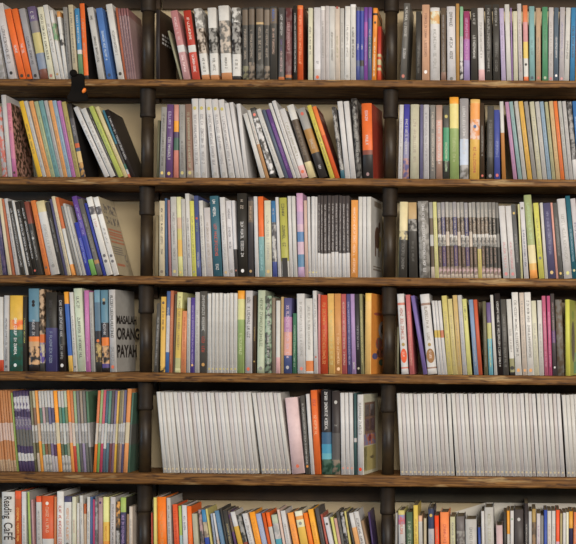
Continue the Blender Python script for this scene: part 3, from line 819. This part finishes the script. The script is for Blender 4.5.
26 2 34 55|e52|fb8@.45-.72 c54@.8-.9|bright orange leaning book|h
65 60 52 55|243~465:.18 5ab:.25 38b:.36 358:.5 223|ddd@.5-.98 eee@.7-.95|night-sky book with white script|h
119 118 48 62|354~876:.18 555:.5 433|*bba@.87 998@.55-.6|charcoal twilight book with landscape foot|h
171 164 22 70|ccc|*c87@.08|white book, first after night-sky pair
196 188 20 70|ccc|*c87@.08|white book, second after night-sky pair
218 212 20 70|ccc|*c87@.08|white book, third after night-sky pair
240 238 14 72|355:.4 bbb:.45 355||slim dark teal book
258 256 34 80|ccc|*e32@.07 887@.5-.9|white book with shelf picture on cover|h;y=11;cv=cca;pic
C 5 3 390 380 5.444
R 58 34 20.5 74 13 22.7|ccb;cbb;ccc|*ba8@.04|slim white paperback left of the narrow dark gap|m
R 361 334 20.5 74 27 21.95|ccb;cbb;ccc|*ba8@.05|slim white paperback between the two narrow gaps|m
F 486 380 5.444
R 441 412 21 80 4 22|ccb|*ba8@.05|slim white paperback at the right photo edge|m
C 6 1 0 474 7.2
10 8 92 130|ccb|rc|wide cream book lettered Reading Café|h
108 107 42 122|c52:.9 e42|fb5@.35-.8|orange-red slim book with yellow lettering
156 154 32 128|ccc|aa9@.3-.7|slim white book beside orange-red
207 196 15 130|9b4||lime edge slim book|cv=aa9
232 222 14 185|b88||thin pink booklet
262 258 36 160|ccb:.92 e42|998@.4-.8|cream book with orange cap
300 298 82 158|ccb:.42 d42|eb9@.5-.85 *edc@.9|large vermilion book|h
388 390 14 165|c74||thin copper booklet
408 408 48 126|ddc|c43@.3-.82|tall white book with red lettering|h
460 462 50 160|ddc:.92 436|d73@.4-.84 *776@.35|white book with purple cap
518 518 28 165|cca|c98@.5-.7|cream book right of purple cap
F 70 474 7.2
48 48 20 210|ccb|d98@.3-.6|short slim cream book
74 68 26 155|ccb|998@.6-.9|taller cream book
100 98 17 215|ca8:.85 b52||slim book with red-brown top
120 122 22 165|ccb|998@.4-.8|white slim book beside blue
144 145 18 165|459||blue slim book
164 164 13 185|c36||thin raspberry booklet
179 180 20 165|667~99a||grey patterned slim book
202 202 32 170|a88|*536@.93|mauve slim book
238 238 40 166|e83:.4 eb4:.66 dd7|d73@.3-.6|yellow book with orange lower half
288 290 36 166|cbb|443@.3-.9|pale pink book with black lettering
330 332 26 200|aaa~443:.58 333:.62 d84~543|bba@.3-.5|black and orange short book
361 362 40 170|436:.8 9b4|b9c@.35-.76|purple book with lime cap|h;cv=443
410 412 20 290|975|654@.3-.8|short brass-brown book
438 438 28 235|cba|aa9@.3-.8|short cream book near the post
C 6 2 140 474 7.2
68 66 22 280|b43||short red slim book beside the post
98 96 24 170|dc6||pale yellow slim book
128 122 62 165|f61|e95@.3-.8|wide bright orange book|h
198 190 28 172|bba|776@.3-.9|grey-white book with dark lettering
245 232 36 218|e42|c32@.3-.9|orange-red book beside grey-white
285 275 20 230|9bb:.55 9b4||slim lime and aqua book
309 300 34 225|ccd|557@.6-.85|white book with violet lettering
347 336 32 232|f51|f85@.3-.8|vivid orange book
386 372 36 285|aa8||short khaki book in middle bay
438 416 24 258|554~a88||dark multicoloured book
468 440 34 255|34b:.55 876~ba8:.8 37b||blue book with tan patch
506 470 14 250|cb6||slim mustard book
F 210 474 7.2
28 2 18 285|99b|668@.3-.8|slim lilac book
49 14 20 282|cba:.55 ccc|d86@.4-.6|slim peach-white book
75 30 30 262|57a|89c@.3-.8|denim blue book
112 68 15 245|443||thin black-brown book
130 88 34 260|443|ba7@.4-.8|dark book with tan capitals
172 124 22 265|536~654||slim purple-brown book
198 143 34 270|da3:.76 ccc||yellow-ochre book with white top
240 190 28 290|943:.52 343~998||black mottled book with red foot
279 228 42 280|ccc|998@.3-.9|light grey leaning book
326 278 42 270|f81|e93@.3-.9|tangerine book
372 325 38 282|99c|bbd@.3-.9|powder lilac book
414 370 22 280|d41||slim red-orange book
440 398 28 275|ccb:.76 f51||white book with orange cap
474 438 42 290|49b:.58 cbb~9aa:.85 ab9||sky blue and pale pink book
522 480 18 255|dba||slim cream book beside white
546 505 34 262|ccc|aa9@.3-.8|white leaning book before oranges
F 280 474 7.2
93 50 42 275|f83|e95@.3-.8|light orange book
145 102 54 262|eb4:.74 dda:.86 e94:.92 ddb|*998@.8|yellow book with cream label
207 164 30 278|f61||deep orange slim book
245 198 38 250|fa2|e93@.3-.8|amber orange tall book
295 248 28 245|555|443@.3-.8|charcoal book
330 290 14 290|b54||thin brick booklet
352 310 38 308|ccd|*556@.88|white book with small dark mark
395 360 22 310|cc5||slim lemon book
420 388 24 318|c98||slim salmon book
448 408 28 270|554|887@.3-.9|dark grey leaning book
480 444 28 275|333~aaa||black and white patterned book
515 480 16 268|cb6|c53@.7-.75|thin mustard booklet
F 340 474 7.2
116 70 16 275|443||thin black booklet
136 90 38 278|ea6:.76 ccc||white book with peach lower part
180 132 44 268|ccc|665@.3-.9|white book with typed lettering|h
234 198 34 335|975||short tan-brown book
272 245 15 275|426||thin dark violet booklet by the post
C 6 3 340 474 7.2
386 388 26 280|aa9|776@.3-.8|slim grey book beside the post
422 418 46 262|ccc:.78 88b~c67:.93 cb6|d54@.62-.84 334@.3-.5|white book with red and navy lettering|h
477 475 46 275|464|ab9@.4-.85|bottle green book|h
532 528 32 225|db4|b84@.3-.8|tall yellow book
F 415 474 7.2
27 24 26 300|ccb:.9 da8||slim cream book right of yellow
62 62 20 320|654:.5 ba8||slim brown and tan book
97 94 40 240|bbc:.68 336:.97 334|*ca5@.88 99b@.3-.6|tall navy-topped book|h
144 140 30 300|f31|b96@.3-.8|scarlet orange book
184 180 62 275|f74|c54@.5-.8|wide coral orange book|h
254 252 36 308|bb8|998@.3-.9|khaki-cream book
300 296 58 305|766~998:.75 766||grey-brown book with swirl pattern|h
364 362 80 326|bba|998@.3-.85|widest pale beige book|h
456 452 22 385|34a||short cobalt blue book
480 476 22 268|ccc||slim white book right of cobalt
504 500 64 240|bba|aa8@.3-.9|tall stone-coloured book|h
F 496 474 7.2
3 0 46 370|caa||short rounded pink book|h
56 54 20 276|443||slim black book beside pink
80 78 22 265|ccb:.64 e92||white book with orange upper part
103 103 25 265|ccc|*8a8@.87|white book with green speck
134 132 64 256|544|*bbb@.85 998@.3-.45|broad dark brown book with pale oval|h
207 205 26 212|433|bba@.3-.72|tall dark brown book with white lettering
236 235 22 270|bbb||slim light grey book
261 260 26 252|443:.3 975~654:.8 a84||gold and black slim book
292 292 28 285|cbc|a8a@.3-.8|lilac-white slim book
322 322 20 300|887||slim ash grey book
346 346 22 260|35b:.4 34b||bright cobalt slim book
371 370 28 266|ccb|c98@.3-.8|ivory book right of cobalt
402 402 26 266|ccb|bba@.3-.8|ivory book before orange
432 432 26 260|dab:.52 f42||orange and pink slim book
461 462 16 285|a96||thin straw booklet
481 482 22 280|ccc||slim white book right of straw
506 506 17 276|ddb||thin pale yellow book
526 526 28 270|325:.74 d82||navy book with orange top
558 560 26 275|d64|da8@.3-.8|orange book at the right photo edge
"""
def load(data):
    cells = []; fr = None
    for line in data.strip().split('\n'):
        if line[0] == 'C':
            p = line.split(); cells.append({'row': int(p[1]), 'bay': int(p[2]), 'items': []}); fr = tuple(map(float, p[3:6])); continue
        if line[0] == 'F': fr = tuple(map(float, line.split()[1:4])); continue
        run = line[0] == 'R'
        if run: line = line[2:]
        f = line.split('|')
        if len(f) == 3: f = [f[0], f[1], '', f[2]]
        while len(f) < 5: f.append('')
        nums = list(map(float, f[0].split()))
        opts = {}
        marks = f[2]
        for o in filter(None, f[4].split(';')):
            if o.startswith('cvt:'): marks += ' ' + o; continue
            k, _, v = o.partition('='); opts[k] = v or True
        n, step = (int(nums[4]), nums[5]) if run else (1, 0)
        segs = f[1].split(';')
        x0, y0, sc = fr; row = cells[-1]['row']
        rb = {1: None}.get(row)
        for i in range(n):
            bl = x0 + (nums[0] + i * step) / sc; tl = x0 + (nums[1] + i * step) / sc + (random.uniform(-.55, .55) if n > 5 else 0)
            sg = re.sub(r':([\d.]+)', lambda m: ':%.3f' % (float(m.group(1)) + random.uniform(-.012, .012)), segs[i % len(segs)]) if 'm' in opts else segs[i % len(segs)]
            cells[-1]['items'].append(dict(bl=bl, tl=tl, w=nums[2] / sc, top=y0 + nums[3] / sc + (random.uniform(-.35, .35) if run else 0),
                segs=sg, marks=marks, desc=f[3].strip(), opts=dict(opts), run=run and n > 1, nrun=n))
    return cells
def kind_of(desc):
    if 'comic volume' in desc: return 'comic_volume', 'comic book'
    if 'magazine' in desc: return 'magazine', 'magazine'
    if 'booklet' in desc: return 'booklet', 'booklet'
    if 'slim volume' in desc or 'slim white paperback' in desc: return 'paperback', 'slim paperback'
    if 'slim' in desc: return 'slim_book', 'slim book'
    return 'book', 'book'
def words(s): return len(s.split())
def build_cell(cell):
    row, bay = cell['row'], cell['bay']; items = cell['items']
    zs = shelf_z[row]; rnd = random.Random(row * 10 + bay)
    for e in items:
        z = float(e['opts'].get('z', 0)) * S
        Y = 0.009 + z + (rnd.uniform(-.0015, .0035) if 'y' not in e['opts'] else 0)
        e['Y'] = Y
        # measured at y=544 in the bottom row (its board is out of frame), else at the board
        if row == 6:
            a = at(e['bl'], 543, Y); b = at(e['tl'], e['top'], Y); tn = (a.x - b.x) / (b.z - a.z)
            x0 = a.x + (a.z - zs) * tn
        else:
            yb = ROWTOP[row]
            a = at(e['bl'], yb + (e['bl'] - 288) * (row - .5) * .0018, Y); b = at(e['tl'], e['top'], Y)
            tn = (a.x - b.x) / max(b.z - zs, .02); x0 = a.x
        e['x0'] = x0; e['tn'] = tn; e['zt'] = b.z - zs
        e['wb'] = (at(e['bl'] + e['w'], 300, Y).x - at(e['bl'], 300, Y).x)      # width along the board
    items.sort(key=lambda e: e['x0'])
    g = 0.0006
    lim = PIPES[bay - 1] + 0.0235 if bay > 0 else -9
    rim = PIPES[bay] - 0.0235
    for i, e in enumerate(items):
        if i == 0:
            need = lim - min(e['x0'], e['x0'] - e['zt'] * e['tn'])
            if need > 0 and not (row == 1 and bay == 2): e['x0'] += need; e['wb'] = max(e['wb'] - need, .0025)
        if i + 1 < len(items):
            q = items[i + 1]; zt = min(e['zt'], q['zt']); g = 0.0011 if 'pinkish brown' in e['desc'] else 0.0006
            def allowed(): return q['x0'] - e['x0'] - g + min(0, zt * (e['tn'] - q['tn']))
            if allowed() < 0.72 * e['wb']:
                # straighten the right-hand neighbour's lean a little, then nudge it over
                if e['tn'] < q['tn']:
                    lack = 0.72 * e['wb'] - allowed(); q['tn'] = max(e['tn'], q['tn'] - lack / zt)
                lack = 0.72 * e['wb'] - allowed()
                if lack > 0: q['x0'] += lack
            e['wb'] = min(e['wb'], allowed())
    last = items[-1]
    over = max(last['x0'], last['x0'] - last['zt'] * last['tn']) + last['wb'] - rim
    if over > 0 and bay < 3:
        last['wb'] -= min(over, last['wb'] * .15); last['x0'] -= over
        for i in range(len(items) - 2, -1, -1):
            e, q = items[i], items[i + 1]; zt = min(e['zt'], q['zt'])
            al = q['x0'] - e['x0'] - g + min(0, zt * (e['tn'] - q['tn']))
            if al < e['wb']:
                lack = e['wb'] - al; cut = min(lack, e['wb'] * .15); e['wb'] -= cut; e['x0'] -= lack - cut
            else: break
    # labels that single out
    cnt = {}
    for e in items: cnt[e['desc']] = cnt.get(e['desc'], 0) + 1
    for i, e in enumerate(items):
        a = math.atan(e['tn']); ca, sa = math.cos(a), math.sin(a)
        w = max(e['wb'] * ca, 0.0018); h = (e['zt'] - (w * abs(sa))) / ca if abs(a) > 0 else e['zt']
        h = max(h, .05)
        if a >= 0:
            M = Matrix.Translation((e['x0'], e['Y'], zs + 0.0002)) @ Matrix.Rotation(-a, 4, 'Y')
        else:
            xr = e['x0'] + w / ca
            M = Matrix.Translation((xr, e['Y'], zs + 0.0002)) @ Matrix.Rotation(-a, 4, 'Y') @ Matrix.Translation((-w, 0, 0))
        if 'y' in e['opts']: M = M @ Matrix.Rotation(-math.radians(float(e['opts']['y'])), 4, 'Z')
        nm, cat = kind_of(e['desc'])
        desc = e['desc']; place = f'{ROWN[row]} shelf of {BAYN[bay]} bay'
        lab = f'{desc}, {place}' if words(desc) + 5 <= 16 else f'{desc}, {ROWN[row]} shelf'
        if e['run'] and cnt[desc] > 1:
            gp = f'{cat}s alike on the {ROWN[row]} shelf of the {BAYN[bay]} bay'
            if words(lab) > 16: print('LONG', lab)
            gp = f'{desc} run, {ROWN[row]} shelf'
        else: gp = f'books on the {ROWN[row]} shelf of the {BAYN[bay]} bay'
        if cnt[desc] > 1 and not e['run']: print('DUP', row, bay, desc)
        if words(lab) > 16: print('LONG', words(lab), lab)
        e.update(w=w, h=h, matrix=M, name=nm, cat=cat, label=lab, group=gp, slim='m' in e['opts'] or nm == 'booklet', seed=row * 1000 + bay * 100 + i)
        if row == 6: pass
        make_book(e)
    return len(items)
tot = 0; kinds = {}
for c in load(DATA):
    tot += build_cell(c)
    for e in c['items']: kinds[e['cat']] = kinds.get(e['cat'], 0) + 1
print('books', tot, kinds)
